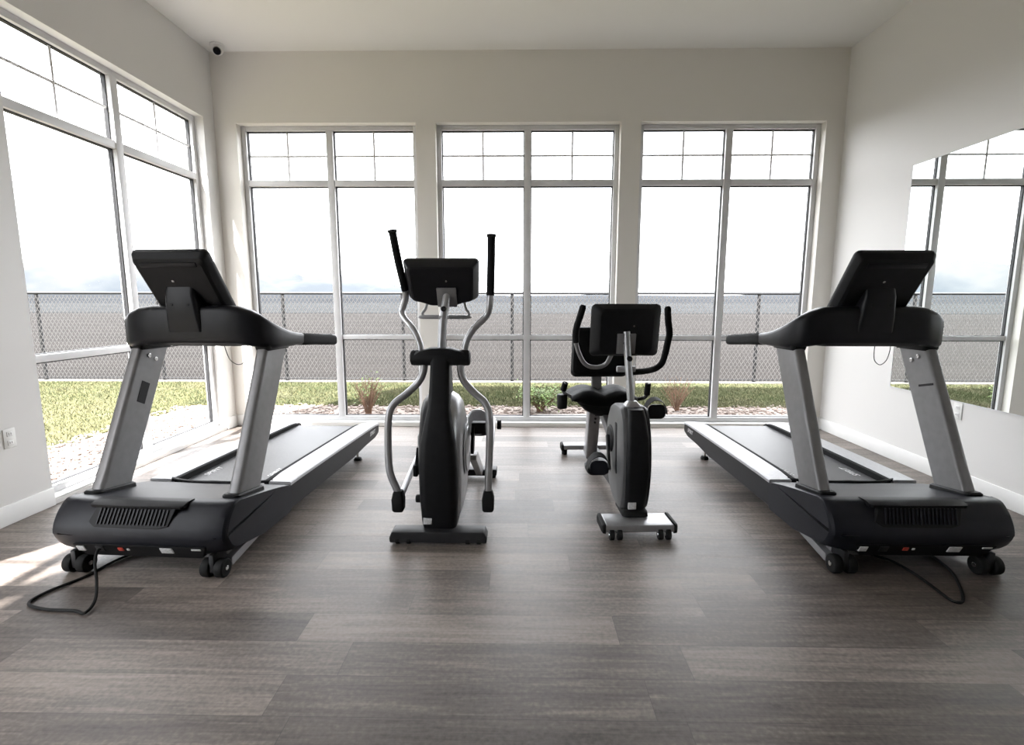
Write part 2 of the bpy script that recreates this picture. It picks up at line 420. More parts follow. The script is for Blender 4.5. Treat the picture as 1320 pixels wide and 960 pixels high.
# ------------------------------------------------------------------ outdoors
GZ = -.02
bm = nb(); box(bm, -4000, 4000, -300, 62, GZ-.4, GZ-.05); struct('dry_field_ground', bm, M['field'])
bm = nb()
box(bm, -16, -4.25, -6, 8.22, GZ-.05, GZ); box(bm, -4.25, 11, 6.38, 8.22, GZ-.05, GZ)
struct('lawn_ground', bm, M['lawn'])
bm = nb(); box(bm, -4.25, XL-TH, -6, 6.38, GZ-.05, GZ-.012); box(bm, XL-TH, 11, YB+TH, 6.38, GZ-.05, GZ-.012)
struct('gravel_ground', bm, M['gravel'])
bm = nb(); box(bm, .2, 11, YB+TH, 5.82, GZ-.012, GZ+.02, .01); struct('trim_1', bm, M['concrete'])
bm = nb(); box(bm, -16, 11, 8.2, 8.36, GZ-.05, GZ+.02, .01); struct('trim_2', bm, M['kerb'])
# far plain and mountains
bm = nb(); box(bm, -9000, 9000, 62, 6000, GZ-.6, GZ-.02); struct('distant_plain', bm, M['plain'])
bm = nb(); rows = []
NA, NR = 260, 14
for i in range(NA+1):
    az = math.radians(-100 + 135*i/NA); row = []
    for j in range(NR+1):
        t = j/NR; d = 2600 + 1400*t
        x, y = d*math.sin(az), d*math.cos(az)
        fall = max(.02, min(1, (2-math.degrees(az))/30))
        h = noise.fractal(Vector((x*.0016, y*.0016, 3.1)), 1.0, 2.1, 7)
        prof = math.sin(PI*min(1, t*1.15))**.8 if t < .87 else .15
        row.append(bm.verts.new((x, y, -2 + max(0, 165 + 150*h)*fall*prof)))
    rows.append(row)
for a, b in zip(rows, rows[1:]):
    for j in range(NR): bm.faces.new((a[j], a[j+1], b[j+1], b[j]))
struct('mountain_range', bm, M['mountain'], sharp=20)

bm = nb(); rows = []
for i in range(221):
    az = math.radians(-110 + 190*i/220); d = 820; row = []
    h = 12.3 + 1.6*noise.fractal(Vector((i*.11, 2.3, .7)), 1.0, 2.0, 4)
    for dd, hh in ((0, -1), (30, h*.45), (90, h*.86), (170, h), (320, h*.9), (500, -1)):
        row.append(bm.verts.new(((d+dd)*math.sin(az), (d+dd)*math.cos(az), hh*(d+dd)/d)))
    rows.append(row)
for a, b in zip(rows, rows[1:]):
    for j in range(5): bm.faces.new((a[j], a[j+1], b[j+1], b[j]))
struct('distant_hills', bm, M['hills'])

# gravel stones
def ico_dirs():
    b = nb(); bmesh.ops.create_icosphere(b, subdivisions=1, radius=1); v = [x.co.copy() for x in b.verts]; f = [[y.index for y in x.verts] for x in b.faces]; b.free(); return v, f
IV, IF = ico_dirs()
verts, faces = [], []
def stone(x, y, s):
    o = len(verts); a = random.random()*6.28; ca, sa = math.cos(a), math.sin(a)
    sx, sy, sz = s*random.uniform(.7, 1.3), s*random.uniform(.6, 1.1), s*random.uniform(.4, .7)
    for v in IV:
        k = random.uniform(.8, 1.15); X, Y = v.x*sx*k, v.y*sy*k
        verts.append((x+X*ca-Y*sa, y+X*sa+Y*ca, GZ-.006+v.z*sz*k))
    faces.extend([[o+i for i in f] for f in IF])
for _ in range(5200):
    if random.random() < .5: stone(random.uniform(-4.25, 4.5), random.uniform(5.55, 6.45), random.uniform(.012, .035))
    else: stone(random.uniform(-4.4, -3.35), random.uniform(1.0, 6.3), random.uniform(.012, .035))
me = bpy.data.meshes.new('gravel_stones'); me.from_pydata(verts, [], faces); me.materials.append(M['stone'])
o = bpy.data.objects.new('gravel_stones', me); C.objects.link(o)
tag(o, 'pinkish grey gravel stones between the windows and the lawn', 'gravel', kind='stuff')
# grass blades
verts, faces = [], []
def blade(x, y):
    h = random.uniform(.015, .04); a = random.random()*6.28; w = .0045; k = len(verts)
    dx, dy = math.cos(a)*w, math.sin(a)*w; lx, ly = random.uniform(-.025, .025), random.uniform(-.025, .025)
    verts.extend([(x-dx, y-dy, GZ), (x+dx, y+dy, GZ), (x+lx, y+ly, GZ+h)]); faces.append((k, k+1, k+2))
for _ in range(60000): blade(random.uniform(-4.3, 5.2), 6.36+random.random()**1.1*1.82)
for _ in range(80000): blade(-4.22-random.random()*7.5, random.uniform(1.5, 8.18))
me = bpy.data.meshes.new('lawn_grass'); me.from_pydata(verts, [], faces); me.materials.append(M['grass'])
o = bpy.data.objects.new('lawn_grass', me); C.objects.link(o)
tag(o, 'short green and straw coloured lawn grass between gravel bed and fence', 'grass', kind='stuff')

# chain-link fence
FY, FT = 8.27, 1.46
fence = thing('chain_link_fence', 'black chain link fence with round posts along the far edge of the lawn', 'fence', (0, FY, GZ))
bm = nb(); x0, x1 = -15.5, 10.5; hh = FT-.04; step = .066; w = .0048
def strip(p0, p1):
    d = Vector(p1)-Vector(p0); L = d.length; d /= L; n = Vector((d.z, 0, -d.x))*w
    a = [bm.verts.new(Vector(q)) for q in (Vector(p0)+n, Vector(p0)-n+Vector((0, 0, 0)), Vector(p0)+Vector((0, w*1.6, 0)))]
    b = [bm.verts.new(Vector(q)) for q in (Vector(p1)+n, Vector(p1)-n, Vector(p1)+Vector((0, w*1.6, 0)))]
    for i in range(3): bm.faces.new((a[i], a[(i+1) % 3], b[(i+1) % 3], b[i]))
k = x0
while k < x1:
    strip((k, 0, .04), (k+hh*.62, 0, hh)); strip((k+hh*.62, .004, .04), (k, .004, hh)); k += step
obj('wire_mesh', bm, M['galvanised'], fence)
bm = nb(); cyl(bm, (x0, .03, FT), (x1+.9, .03, FT), .021, n=12); obj('top_rail', bm, M['darkmetal'], fence)
bm = nb(); cyl(bm, (x0, .006, .06), (x1+.9, .006, .06), .006, n=8); obj('tension_wire', bm, M['darkmetal'], fence)
for px in (-15.2, -12.6, -10.0, -8.0, -5.98, -3.9, -1.93, -.133, 1.87, 3.86, 5.9, 8.0, 10.2):
    bm = nb(); cyl(bm, (px, .05, -.04), (px, .05, FT+.008), .028, n=14)
    p = obj('post', bm, M['darkmetal'], fence)
    bm = nb(); loft(bm, [[(px+.032*math.cos(a)*s, .05+.032*math.sin(a)*s, FT+z) for a in [2*PI*i/12 for i in range(12)]] for s, z in ((1, -.02), (1, .006), (.7, .018), (.1, .024))])
    obj('post_cap', bm, M['darkmetal'], p)

# shrubs
def shrub(name, label, x, y, h, r, nst, m_twig, leafy, lean=.6):
    t = thing(name, label, 'shrub', (x, y, GZ))
    bm = nb(); tips = []
    for i in range(nst):
        a = random.random()*6.28; rr = r*random.random()**.6; hh = h*random.uniform(.55, 1.0)
        p = [(random.uniform(-.03, .03), random.uniform(-.03, .03), 0), (math.cos(a)*rr*.45, math.sin(a)*rr*.45, hh*.5), (math.cos(a)*rr, math.sin(a)*rr, hh)]
        tube(bm, p, (.006, .002), n=5, k=3)
        for j in range(2):
            q = Vector(p[1]).lerp(Vector(p[2]), random.uniform(.1, .7)); b = random.random()*6.28
            e = q+Vector((math.cos(b)*r*.3, math.sin(b)*r*.3, h*random.uniform(.1, .25))); tube(bm, [q, e], (.003, .0015), n=4, smooth=False); tips.append(e)
        tips += [Vector(p[2]), Vector(p[1]).lerp(Vector(p[2]), .5)]
    obj('stems', bm, m_twig, t)
    if leafy:
        bm = nb()
        for q in tips:
            for _ in range(leafy):
                c = q+Vector((random.gauss(0, .05), random.gauss(0, .05), random.gauss(0, .04)))
                if c.z < .015: c.z = .02
                a = random.random()*6.28; b = random.uniform(-.8, .8); s = random.uniform(.012, .024)
                d = Vector((math.cos(a), math.sin(a), b)).normalized()*s; n = Vector((-math.sin(a), math.cos(a), random.uniform(-.5, .5))).normalized()*s*.45
                bm.faces.new([bm.verts.new(v) for v in (c-d, c+n, c+d, c-n)])
        lv = obj('foliage', bm, M['leaf'], t)
    return t
shrub('bare_shrub', 'bare twiggy brown shrub on the gravel behind the left back window', -1.80, 5.86, .46, .24, 38, M['twig'], 1)
shrub('green_shrub', 'low leafy green shrub on gravel below the centre back window', .24, 6.05, .27, .27, 46, M['twig'], 9)
shrub('red_stemmed_shrub', 'thin reddish twiggy shrub on the gravel behind the recumbent bike', 1.93, 6.15, .42, .22, 30, M['twig'], 0)

# ------------------------------------------------------------------ treadmill
def build_treadmill(label, loc, rz):
    T = thing('treadmill', label, 'treadmill', loc, rz, 'treadmills either side of the room')
    # --- motor hood: lofted across x
    prof = [(.03, .350), (-.02, .30), (-.048, .25), (-.055, .205), (-.048, .170), (-.02, .118), (.03, .095), (.30, .085), (.56, .085), (.585, .12), (.575, .245), (.52, .262), (.44, .282), (.30, .312), (.16, .338), (.08, .352)]
    rp = round_poly(prof, .022, 3)
    def inset(poly, s, dz=0.0, dyf=0.0):
        cy, cz = .26, .21
        return [(cy+(y-cy)*(1-s)+(dyf if y < 0.1 else 0), cz+(z-cz)*(1-s)+(dz if z < .2 and y < .25 else 0)) for y, z in poly]
    rings = []
    for x, s, dz, df in ((-.433, .034, .03, .022), (-.429, .014, .028, .016), (-.418, .0, .024, .010), (-.39, 0, .016, .004), (-.30, 0, .0, .0), (.30, 0, 0, 0), (.39, 0, .016, .004), (.418, .0, .024, .010), (.429, .014, .028, .016), (.433, .034, .03, .022)):
        rings.append([(x, y, z) for y, z in inset(rp, s, dz, df)])
    bm = nb(); loft(bm, rings); hood = obj('motor_hood', bm, M['navy'], T, sharp=28)
    # belt-side lip of the hood
    bm = nb(); pts = [(-.31+.62*i/16, .545+.075*(abs(i-8)/8)**2.2-.02, .268-.012*(abs(i-8)/8)) for i in range(17)]
    tube(bm, pts, .009, n=8); obj('hood_lip', bm, M['matte'], hood)
    # vent: visor, panel and slats
    bm = nb(); prism(bm, [(-.235, .275), (-.205, .345), (.185, .345), (.16, .262), (.11, .25), (-.2, .252)], 'y', -.052, -.03, .004)
    # shear the panel to follow the face
    for v in bm.verts: v.co.y += (v.co.z-.25)*.42
    vent = obj('vent_panel', bm, M['matte'], T)
    bm = nb()
    for i in range(19):
        x = -.185+.33*i/18
        prism(bm, [(x-.006, .268), (x+.0035, .335), (x+.0095, .335), (x, .268)], 'y', -.058, -.045)
    for v in bm.verts: v.co.y += (v.co.z-.25)*.42
    obj('vent_slats', bm, M['navy'], vent)
    bm = nb(); loft(bm, [[(x, y, z) for y, z in round_poly([(-.008-b, .334), (-.012-b, .350), (.03, .358), (.075, .355), (.075, .345), (.02, .334)], .004, 2)]
                         for x, b in ((-.245, -.004), (-.235, .006), (-.1, .012), (.05, .012), (.205, .006), (.215, -.004))])
    obj('vent_visor', bm, M['matte'], vent)
    # lower front panel with inlet, switch and stickers
    bm = nb(); prism(bm, round_poly([(-.28, .098), (-.32, .168), (.34, .168), (.30, .098)], .012), 'y', -.055, .02, .003)
    for v in bm.verts: v.co.y += (.168-v.co.z)*.5
    pan = obj('service_panel', bm, M['matte'], T)
    for nm, xa, xb, za, zb, mm in (('label_sticker', .115, .175, .128, .160, 'label'), ('label_sticker', -.30, -.262, .128, .158, 'label'), ('label_sticker', .27, .315, .150, .160, 'label'),
                                   ('power_inlet', -.205, -.165, .128, .160, 'darkmetal'), ('power_switch', -.095, -.07, .134, .154, 'red'), ('breaker_button', -.052, -.04, .138, .150, 'label')):
        bm = nb(); box(bm, xa, xb, -.060, -.050, za, zb, .002)
        for v in bm.verts: v.co.y += (.168-v.co.z)*.5
        obj(nm, bm, M[mm], pan)
    # --- deck
    bm = nb()
    dk = round_poly([(.5, .20), (.5, .10), (1.55, .10), (1.80, .118), (2.05, .125), (2.145, .15), (2.15, .225), (2.12, .236), (.5, .246)], .02, 3)
    for s in (-1, 1):
        bb = nb(); prism(bb, dk, 'x', s*.428, s*.39, .006); sf = obj('side_frame', bb, M['plastic'], T)
        mt = Matrix.Translation((s*.4295, 1.98, .185)) @ Matrix.Rotation(s*PI/2, 4, 'Z') @ Matrix.Rotation(PI/2, 4, 'X')
        text_mesh('SPIRIT', .048, .0006, M['letter'], sf, mt)
    bb = nb(); box(bb, -.392, .392, .5, 2.08, .125, .19); obj('deck_board', bb, M['matte'], T)
    bb = nb(); rp2 = [(.5, .228), (2.05, .222)] + [(2.05+.046*math.sin(a), .176+.046*math.cos(a)) for a in [PI*i/8 for i in range(9)]] + [(.5, .14)]
    prism(bb, rp2, 'x', -.272, .272); belt = obj('running_belt', bb, M['belt'], T)
    for s in (-1, 1):
        mt = Matrix.Translation((s*.205, .82, .2272)) @ Matrix.Rotation(math.radians(-.22), 4, 'X') @ Matrix.Rotation(PI/2, 4, 'Z')
        text_mesh('SPIRIT', .058, .0005, M['letter'], belt, mt)
    for s in (-1, 1):
        bb = nb(); rr = []
        for y, zi, xi in ((.575, .262, .300), (.66, .263, .292), (.72, .2635, .286), (1.0, .261, .284), (1.6, .254, .284), (1.95, .249, .284), (2.06, .246, .300), (2.12, .240, .330), (2.152, .228, .37)):
            rr.append([(s*x, y, z) for x, z in ((.432, zi-.022), (.432, zi-.006), (.424, zi), (xi+.006, zi), (xi, zi-.006), (xi, zi-.03))])
        loft(bb, rr); rail = obj('foot_rail', bb, M['rail'], T)
        bb = nb(); rr = [[(s*x, y, z) for x, z in ((.264, .215), (.264, zt-.004), (.268, zt), (.290, zt), (.290, .215))] for y, zt in ((.585, .262), (.72, .2645), (1.0, .262), (1.6, .255), (1.95, .250), (2.03, .244), (2.06, .232))]
        loft(bb, rr); obj('belt_guard', bb, M['foam'], rail)
        bb = nb(); prism(bb, round_poly([(.05, .07), (.05, .028), (.34, .075), (.62, .088), (.62, .115), (.3, .105)], .01), 'x', s*.355, s*.395, .003)
        obj('base_frame', bb, M['silver'], T)
        # rear roller end cap
        bb = nb(); loft(bb, [[(s*x, y, z) for y, z in [(2.03, .16), (2.03, .236), (2.09, .234), (2.13, .215), (2.14, .17), (2.12, .15)]] for x in (.274, .392)]); obj('end_cap', bb, M['plastic'], T)
        # front wheels
        for dx in (-.034, .034):
            bb = nb(); cyl(bb, (s*.345+dx-.021, .0, .045), (s*.345+dx+.021, .0, .045), .045, n=28, bevel=.008); wh = obj('front_wheel', bb, M['rubber'], T)
            bb = nb(); sd = 1 if dx > 0 else -1; cyl(bb, (s*.345+dx+sd*.018, 0, .045), (s*.345+dx+sd*.025, 0, .045), .012, n=12, bevel=.002); obj('axle_bolt', bb, M['chrome'], wh)
        bb = nb(); box(bb, s*.345-.012, s*.345+.012, -.03, .07, .03, .12, .004); obj('wheel_bracket', bb, M['darkmetal'], T)
        # rear levelling foot
        bb = nb(); cyl(bb, (s*.36, 1.80, .0), (s*.36, 1.80, .022), .034, .028, n=20, bevel=.004); ft = obj('rear_foot', bb, M['rubber'], T)
        bb = nb(); cyl(bb, (s*.36, 1.80, .02), (s*.36, 1.80, .13), .010, n=12); box(bb, s*.36-.02, s*.36+.02, 1.76, 1.84, .085, .13, .004); obj('foot_stem', bb, M['chrome'], ft)
    bb = nb(); box(bb, -.36, .36, .07, .11, .055, .095, .004); obj('base_crossbar', bb, M['silver'], T)
    # --- uprights
    for s in (-1, 1):
        bb = nb(); rr = []
        for cy, cz, hy, hx in ((.222, .30, .100, .033), (.30, .45, .099, .033), (.598, 1.06, .104, .032)):
            rr.append([(s*.362+x, cy+y, cz - y*.10) for x, y in rrect(hx, hy, .02, 4)])
        loft(bb, rr); up = obj('upright', bb, M['greyside'], T)
        bb = nb(); loft(bb, [[(s*.362+x, .235+y, z+.0-y*.14) for x, y in rrect(hx, hy, .025, 4)] for z, hx, hy in ((.30, .048, .125), (.338, .046, .122), (.345, .040, .114))])
        obj('upright_boot', bb, M['matte'], up)
        bb = nb(); loft(bb, [[(s*.362+x, .60+y, z) for x, y in rrect(hx, hy, .025, 4)] for z, hx, hy in ((1.035, .040, .115), (1.05, .043, .12), (1.10, .043, .125))])
        obj('upright_collar', bb, M['matte'], up)
        xi = s*(.362-.0325)
        for yy, zz in ((.535, 1.0), (.58, .975)):
            bb = nb(); cyl(bb, (xi, yy, zz), (xi-s*.006, yy, zz), .012, n=14, bevel=.002); obj('bolt', bb, M['chrome'], up)
        if s < 0:
            bb = nb(); mx = Matrix.Translation((xi, .47, .80)) @ Matrix.Rotation(math.radians(-26), 4, 'X'); box(bb, -.001, .002, -.028, .028, -.06, .06, mtx=mx); wl = obj('warning_label', bb, M['matte'], up)
        else:
            bb = nb(); mx = Matrix.Translation((xi, .46, .85)) @ Matrix.Rotation(math.radians(-14), 4, 'X'); box(bb, -.002, .001, -.05, .05, -.006, .006, mtx=mx); obj('label_strip', bb, M['matte'], up)
    # --- dashboard, U-shaped in plan
    secs = [(.0, .470, (0, -1), .060, 1.177, .104), (.20, .472, (0, -1), .060, 1.177, .104), (.27, .476, (.04, -1), .060, 1.172, .102), (.325, .487, (.22, -1), .058, 1.157, .097), (.362, .507, (.55, -1), .054, 1.140, .088),
            (.380, .545, (1, -.7), .048, 1.118, .076), (.386, .60, (1, -.2), .043, 1.103, .062), (.390, .68, (1, 0), .039, 1.090, .049), (.391, .77, (1, 0), .034, 1.081, .039), (.391, .86, (1, 0), .031, 1.076, .034)]
    full = [(-x, y, (-n[0], n[1]), t, z, h) for x, y, n, t, z, h in secs[:0:-1]] + secs
    rings = []
    for x, y, n, t, z, h in full:
        d = Vector((n[0], n[1], 0)).normalized()
        rings.append([(x+d.x*a, y+d.y*a, z+b) for a, b in rrect(t, h, min(t, h)*.62, 4)])
    bm = nb(); loft(bm, rings); dash = obj('dashboard', bm, M['plastic'], T, sharp=40)
    bm = nb(); loft(bm, [[(x, .56+y, z) for x, y in rrect(w, d, .04, 4)] for w, d, z in ((.26, .10, 1.062), (.29, .125, 1.075), (.29, .125, 1.12), (.24, .10, 1.16))]); obj('accessory_tray', bm, M['matte'], dash)
    for s in (-1, 1):
        bm = nb(); rr = []
        for y, z, r, h in ((.845, 1.074, .029, .032), (.855, 1.073, .033, .037), (1.0, 1.063, .033, .037), (1.30, 1.037, .032, .036), (1.345, 1.032, .031, .034), (1.358, 1.031, .022, .024)):
            rr.append([(s*.391+a, y, z+b) for a, b in rrect(r, h, r*.7, 4)])
        loft(bm, rr); obj('handrail_grip', bm, M['foam'], T)
    # --- console on a bracket
    bm = nb()
    tilt = math.atan2(.215, .30)
    mx = Matrix.Translation((0, .425, 1.392)) @ Matrix.Rotation(tilt, 4, 'X')
    # local: x width, z height, -y towards the camera side (back of console)
    def rr_ring(w, h, y, r, zc=0): return [mx @ Vector((a, y, zc+b)) for a, b in rrect(w, h, r, 5)]
    loft(bm, [rr_ring(.172, .150, -.036, .02, -.008), rr_ring(.186, .172, -.026, .025, -.004), rr_ring(.200, .190, .002, .028), rr_ring(.203, .193, .018, .028), rr_ring(.200, .190, .03, .026)])
    con = obj('console', bm, M['matte'], T, sharp=25)
    bm = nb(); box(bm, -.18, .18, .0285, .0315, -.16, .165, .001, mtx=mx); obj('screen', bm, M['screen'], con)
    bm = nb(); box(bm, -.15, .15, -.041, -.030, .125, .152, .004, mtx=mx); obj('rear_trim', bm, M['plastic'], con)
    bm = nb(); cyl(bm, mx @ Vector((-.02, -.034, .045)), mx @ Vector((-.02, -.041, .045)), .007, n=12); obj('port', bm, M['chrome'], con)
    bm = nb(); loft(bm, [[(x, y, z) for x, y in [(a-.01, c+b) for a, b in rrect(w, d, .02, 4)]] for z, w, d, c in ((1.14, .098, .055, .462), (1.22, .092, .052, .445), (1.33, .082, .042, .425), (1.385, .078, .034, .428), (1.398, .066, .024, .432))])
    br = obj('console_bracket', bm, M['plastic'], T)
    for sx in (-.055, .035):
        bm = nb(); cyl(bm, (sx, .398, 1.285), (sx, .385, 1.285), .008, n=12); obj('bracket_screw', bm, M['matte'], br)
    # safety tether hanging under the dashboard
    bm = nb(); tube(bm, [(.10, .56, 1.07), (.105, .57, 1.02), (.12, .58, .97), (.16, .59, .945), (.20, .60, .97), (.215, .60, 1.03), (.215, .60, 1.075)], .0022, n=6); obj('safety_cord', bm, M['darkmetal'], T)
    return T

LT = (-1.794, 2.256, 0); LR = math.radians(-2.9)
t1 = build_treadmill('black and silver treadmill on the left beside the tall left window', LT, LR)
t2 = dup(t1, (1.91, 2.33, 0), 0, 'black and silver treadmill on the right below the wall mirror')

# ------------------------------------------------------------------ power cords
def cord(name, label, pts):
    bm = nb(); tube(bm, pts, .0065, n=8, k=8); o = obj(name, bm, M['rubber']); tag(o, label, 'cord', 'treadmill power cords'); return o
cord('power_cord', 'black power cord looping on the floor in front of the left treadmill',
     [(-1.72, 2.62, .007), (-2.003, 2.425, .007), (-2.06, 2.215, .007), (-2.125, 2.079, .007), (-2.120, 1.992, .007), (-2.007, 1.954, .007), (-1.878, 1.945, .008), (-1.815, 1.925, .012), (-1.835, 2.0, .02), (-1.90, 2.09, .05), (-1.965, 2.165, .10), (-1.985, 2.205, .136), (-1.98, 2.222, .143)])
cord('power_cord', 'black power cord looping out from under the right treadmill',
     [(1.62, 2.75, .007), (1.80, 2.52, .007), (1.881, 2.426, .007), (1.902, 2.302, .007), (1.899, 2.183, .007), (1.895, 2.09, .007), (1.94, 2.085, .007), (2.036, 2.217, .007), (2.11, 2.377, .007), (2.12, 2.60, .007), (2.0, 2.8, .007)])

# ------------------------------------------------------------------ elliptical trainer
def build_elliptical():
    T = thing('elliptical_trainer', 'black and silver elliptical trainer with tall moving handles, left of the bike', 'elliptical trainer', (-.44, 2.575, 0))
    # front stabiliser
    bm = nb(); prism(bm, round_poly([(-.262, .012), (-.265, .04), (-.25, .074), (.25, .074), (.265, .04), (.262, .012)], .008), 'y', -.01, .085, .006); fb = obj('front_stabiliser', bm, M['darkmetal'], T)
    for s in (-1, 1):
        for dx in (-.03, .03):
            bm = nb(); cyl(bm, (s*.19+dx-.012, .012, .024), (s*.19+dx+.012, .012, .024), .024, n=20, bevel=.004); obj('transport_wheel', bm, M['rubber'], fb)
    # base rail and rear stabiliser
    bm = nb(); box(bm, -.05, .05, .08, 1.30, .05, .11, .01); obj('base_rail', bm, M['darkmetal'], T)
    bm = nb(); prism(bm, round_poly([(-.27, .025), (-.27, .075), (.27, .075), (.27, .025)], .012), 'y', 1.02, 1.12, .006); rb = obj('rear_stabiliser', bm, M['darkmetal'], T)
    for s in (-1, 1):
        bm = nb(); cyl(bm, (s*.24, 1.07, 0), (s*.24, 1.07, .03), .022, n=16, bevel=.003); obj('levelling_foot', bm, M['rubber'], rb)
        bm = nb(); prism(bm, [(1.0, .075), (1.0, .10), (.55, .36), (.45, .36), (.45, .33), (.9, .075)], 'x', s*.15-.022, s*.15+.022, .004); obj('guide_rail', bm, M['silver'], T)
    # shroud: grey side shells and black front cover
    sh = round_poly([(.09, .07), (.05, .16), (.04, .40), (.06, .60), (.12, .74), (.20, .80), (.33, .79), (.44, .70), (.53, .55), (.56, .40), (.53, .22), (.44, .10), (.34, .07)], .06, 4)
    for s in (-1, 1):
        bm = nb(); cy, cz = .3, .42
        loft(bm, [[(s*x, cy+(y-cy)*k, cz+(z-cz)*k) for y, z in sh] for x, k in ((.0, 1), (.055, 1), (.085, .95), (.108, .86), (.118, .72), (.119, .3))])
        side = obj('side_shell', bm, M['silver'] if s > 0 else M['plastic'], T, sharp=30)
        bm = nb(); cyl(bm, (s*.119, .33, .44), (s*.137, .33, .44), .15, .135, n=36, bevel=.006); obj('crank_cover', bm, M['silver'], side)
    bm = nb(); rr = []
    for z, hw, yf, yb in ((.07, .092, .035, .30), (.12, .098, .022, .30), (.25, .104, .006, .26), (.42, .105, .0, .24), (.55, .094, .012, .24), (.65, .076, .040, .26), (.73, .060, .075, .28), (.85, .055, .118, .30), (.98, .052, .152, .29), (1.045, .050, .165, .27)):
        c = (yf+yb)/2; d = (yb-yf)/2
        rr.append([(a, c+b, z) for a, b in rrect(hw, d, min(hw, d)*.45, 4)])
    loft(bm, rr); fc = obj('front_cover', bm, M['matte'], T, sharp=40)
    bm = nb(); box(bm, -.082, -.035, .018, .030, .105, .140, .002); obj('label_sticker', bm, M['label'], fc)
    bm = nb(); cyl(bm, (-.10, .10, .22), (-.135, .10, .22), .022, n=16, bevel=.004); obj('adjuster_knob', bm, M['matte'], fc)
    # pivot hub across the column
    bm = nb(); cyl(bm, (-.165, .20, .995), (.165, .20, .995), .044, n=28, bevel=.014)
    loft(bm, [[(a, .20+b, z) for a, b in rrect(w, d, .03, 4)] for z, w, d in ((1.01, .158, .045), (1.03, .13, .05), (1.05, .06, .052))])
    hub = obj('pivot_hub', bm, M['matte'], T)
    # mast, mount and console
    bm = nb(); tube(bm, [(.0, .225, 1.0), (.008, .25, 1.18), (.022, .285, 1.30), (.03, .31, 1.36)], .024, n=16); mast = obj('mast', bm, M['silver'], T)
    bm = nb(); cyl(bm, (.016, .26, 1.262), (.014, .232, 1.262), .015, n=16, bevel=.003); obj('clamp_knob', bm, M['matte'], mast)
    mx = Matrix.Translation((.0, .325, 1.415)) @ Matrix.Rotation(math.radians(26), 4, 'X')
    def ring(pts, y): return [mx @ Vector((a, y, b)) for a, b in pts]
    outl = round_poly([(-.213, .135), (.213, .135), (.200, -.105), (.12, -.125), (.08, -.142), (-.08, -.142), (-.12, -.125), (-.200, -.105)], .025, 4)
    sc = lambda k, dz=0: [(a*k, b*(k-.02)+dz) for a, b in outl]
    bm = nb(); loft(bm, [ring(sc(.80, -.006), -.062), ring(sc(.86, -.004), -.056), ring(sc(.985), -.01), ring(sc(1.0), .006), ring(sc(.985), .022)])
    con = obj('console', bm, M['plastic'], T, sharp=22)
    bm = nb(); box(bm, -.17, .17, .021, .0245, -.07, .115, .001, mtx=mx); obj('screen', bm, M['screen'], con)
    bm = nb(); box(bm, -.028, .082, -.072, -.058, -.125, -.01, .003, mtx=mx); obj('mount_plate', bm, M['greyside'], con)
    bm = nb(); cyl(bm, mx @ Vector((.03, -.06, .03)), mx @ Vector((.03, -.068, .03)), .005, n=10); obj('port', bm, M['chrome'], con)
    # fixed bar below the console
    bm = nb(); loft(bm, [[(x, .36+a, 1.214+b) for a, b in rrect(.018*k, .012*k, .008, 3)] for x, k in ((-.150, .3), (-.145, .7), (-.12, 1), (.12, 1), (.15, .7), (.158, .3))]); fx = obj('fixed_bar', bm, M['silver'], T)
    for s in (-1, 1):
        bm = nb(); tube(bm, [(s*.125+.01, .36, 1.216), (s*.135+.01, .36, 1.235), (s*.118+.01, .365, 1.26), (s*.108+.01, .37, 1.30)], .008, n=10); obj('bar_bracket', bm, M['silver'], fx)
    bm = nb(); box(bm, -.012, .03, .235, .37, 1.204, 1.224, .004); obj('bar_stem', bm, M['silver'], fx)
    # moving handles
    left = [(-.108, .20, 1.03), (-.118, .21, 1.077), (-.158, .24, 1.150), (-.243, .36, 1.231), (-.222, .36, 1.315), (-.218, .345, 1.361)]
    lgrip = [(-.218, .345, 1.365), (-.242, .30, 1.52), (-.266, .28, 1.683)]
    right = [(.134, .20, 1.042), (.150, .20, 1.098), (.188, .205, 1.158), (.252, .21, 1.222), (.272, .20, 1.276), (.277, .20, 1.338)]
    rgrip = [(.277, .20, 1.335), (.282, .20, 1.50), (.284, .20, 1.648)]
    for up, gr, s, low in ((left, lgrip, -1, [(-.096, .20, 1.0), (-.094, .20, .93), (-.124, .20, .860), (-.190, .19, .795), (-.262, .17, .735), (-.288, .155, .66), (-.292, .14, .48), (-.280, .12, .36), (-.246, .11, .275), (-.236, .11, .245)]),
                           (right, rgrip, 1, [(.112, .20, 1.0), (.111, .20, .925), (.130, .20, .862), (.188, .195, .797), (.246, .18, .745), (.272, .165, .665), (.271, .15, .48), (.267, .13, .36), (.264, .12, .24)])):
        bm = nb(); tube(bm, up, .0185, n=14); arm = obj('upper_handle', bm, M['silver'], T)
        bm = nb(); tube(bm, gr, .0215, n=16, k=10); g = obj('grip', bm, M['foam'], arm)
        e = Vector(gr[-1]); d = (e-Vector(gr[-2])).normalized(); bm = nb(); cyl(bm, e-d*.006, e+d*.012, .0255, n=18, bevel=.005); obj('grip_cap', bm, M['rubber'], arm)
        bm = nb(); tube(bm, low, .0205, n=14); lo = obj('lower_handle', bm, M['silver'], T)
        bx_, by_, bz_ = low[-1]
        bm = nb(); loft(bm, [[(bx_+a, by_+b, z) for a, b in rrect(w, d2, .012, 3)] for z, w, d2 in ((.145, .026, .028), (.155, .032, .034), (.215, .034, .036), (.25, .027, .03), (.262, .022, .024))]); obj('joint_boot', bm, M['rubber'], lo)
        # pedal arm, pedal and roller
        hi = (s > 0); zt = .46 if hi else .33; x = s*.25 if hi else -.235; ye = 1.0
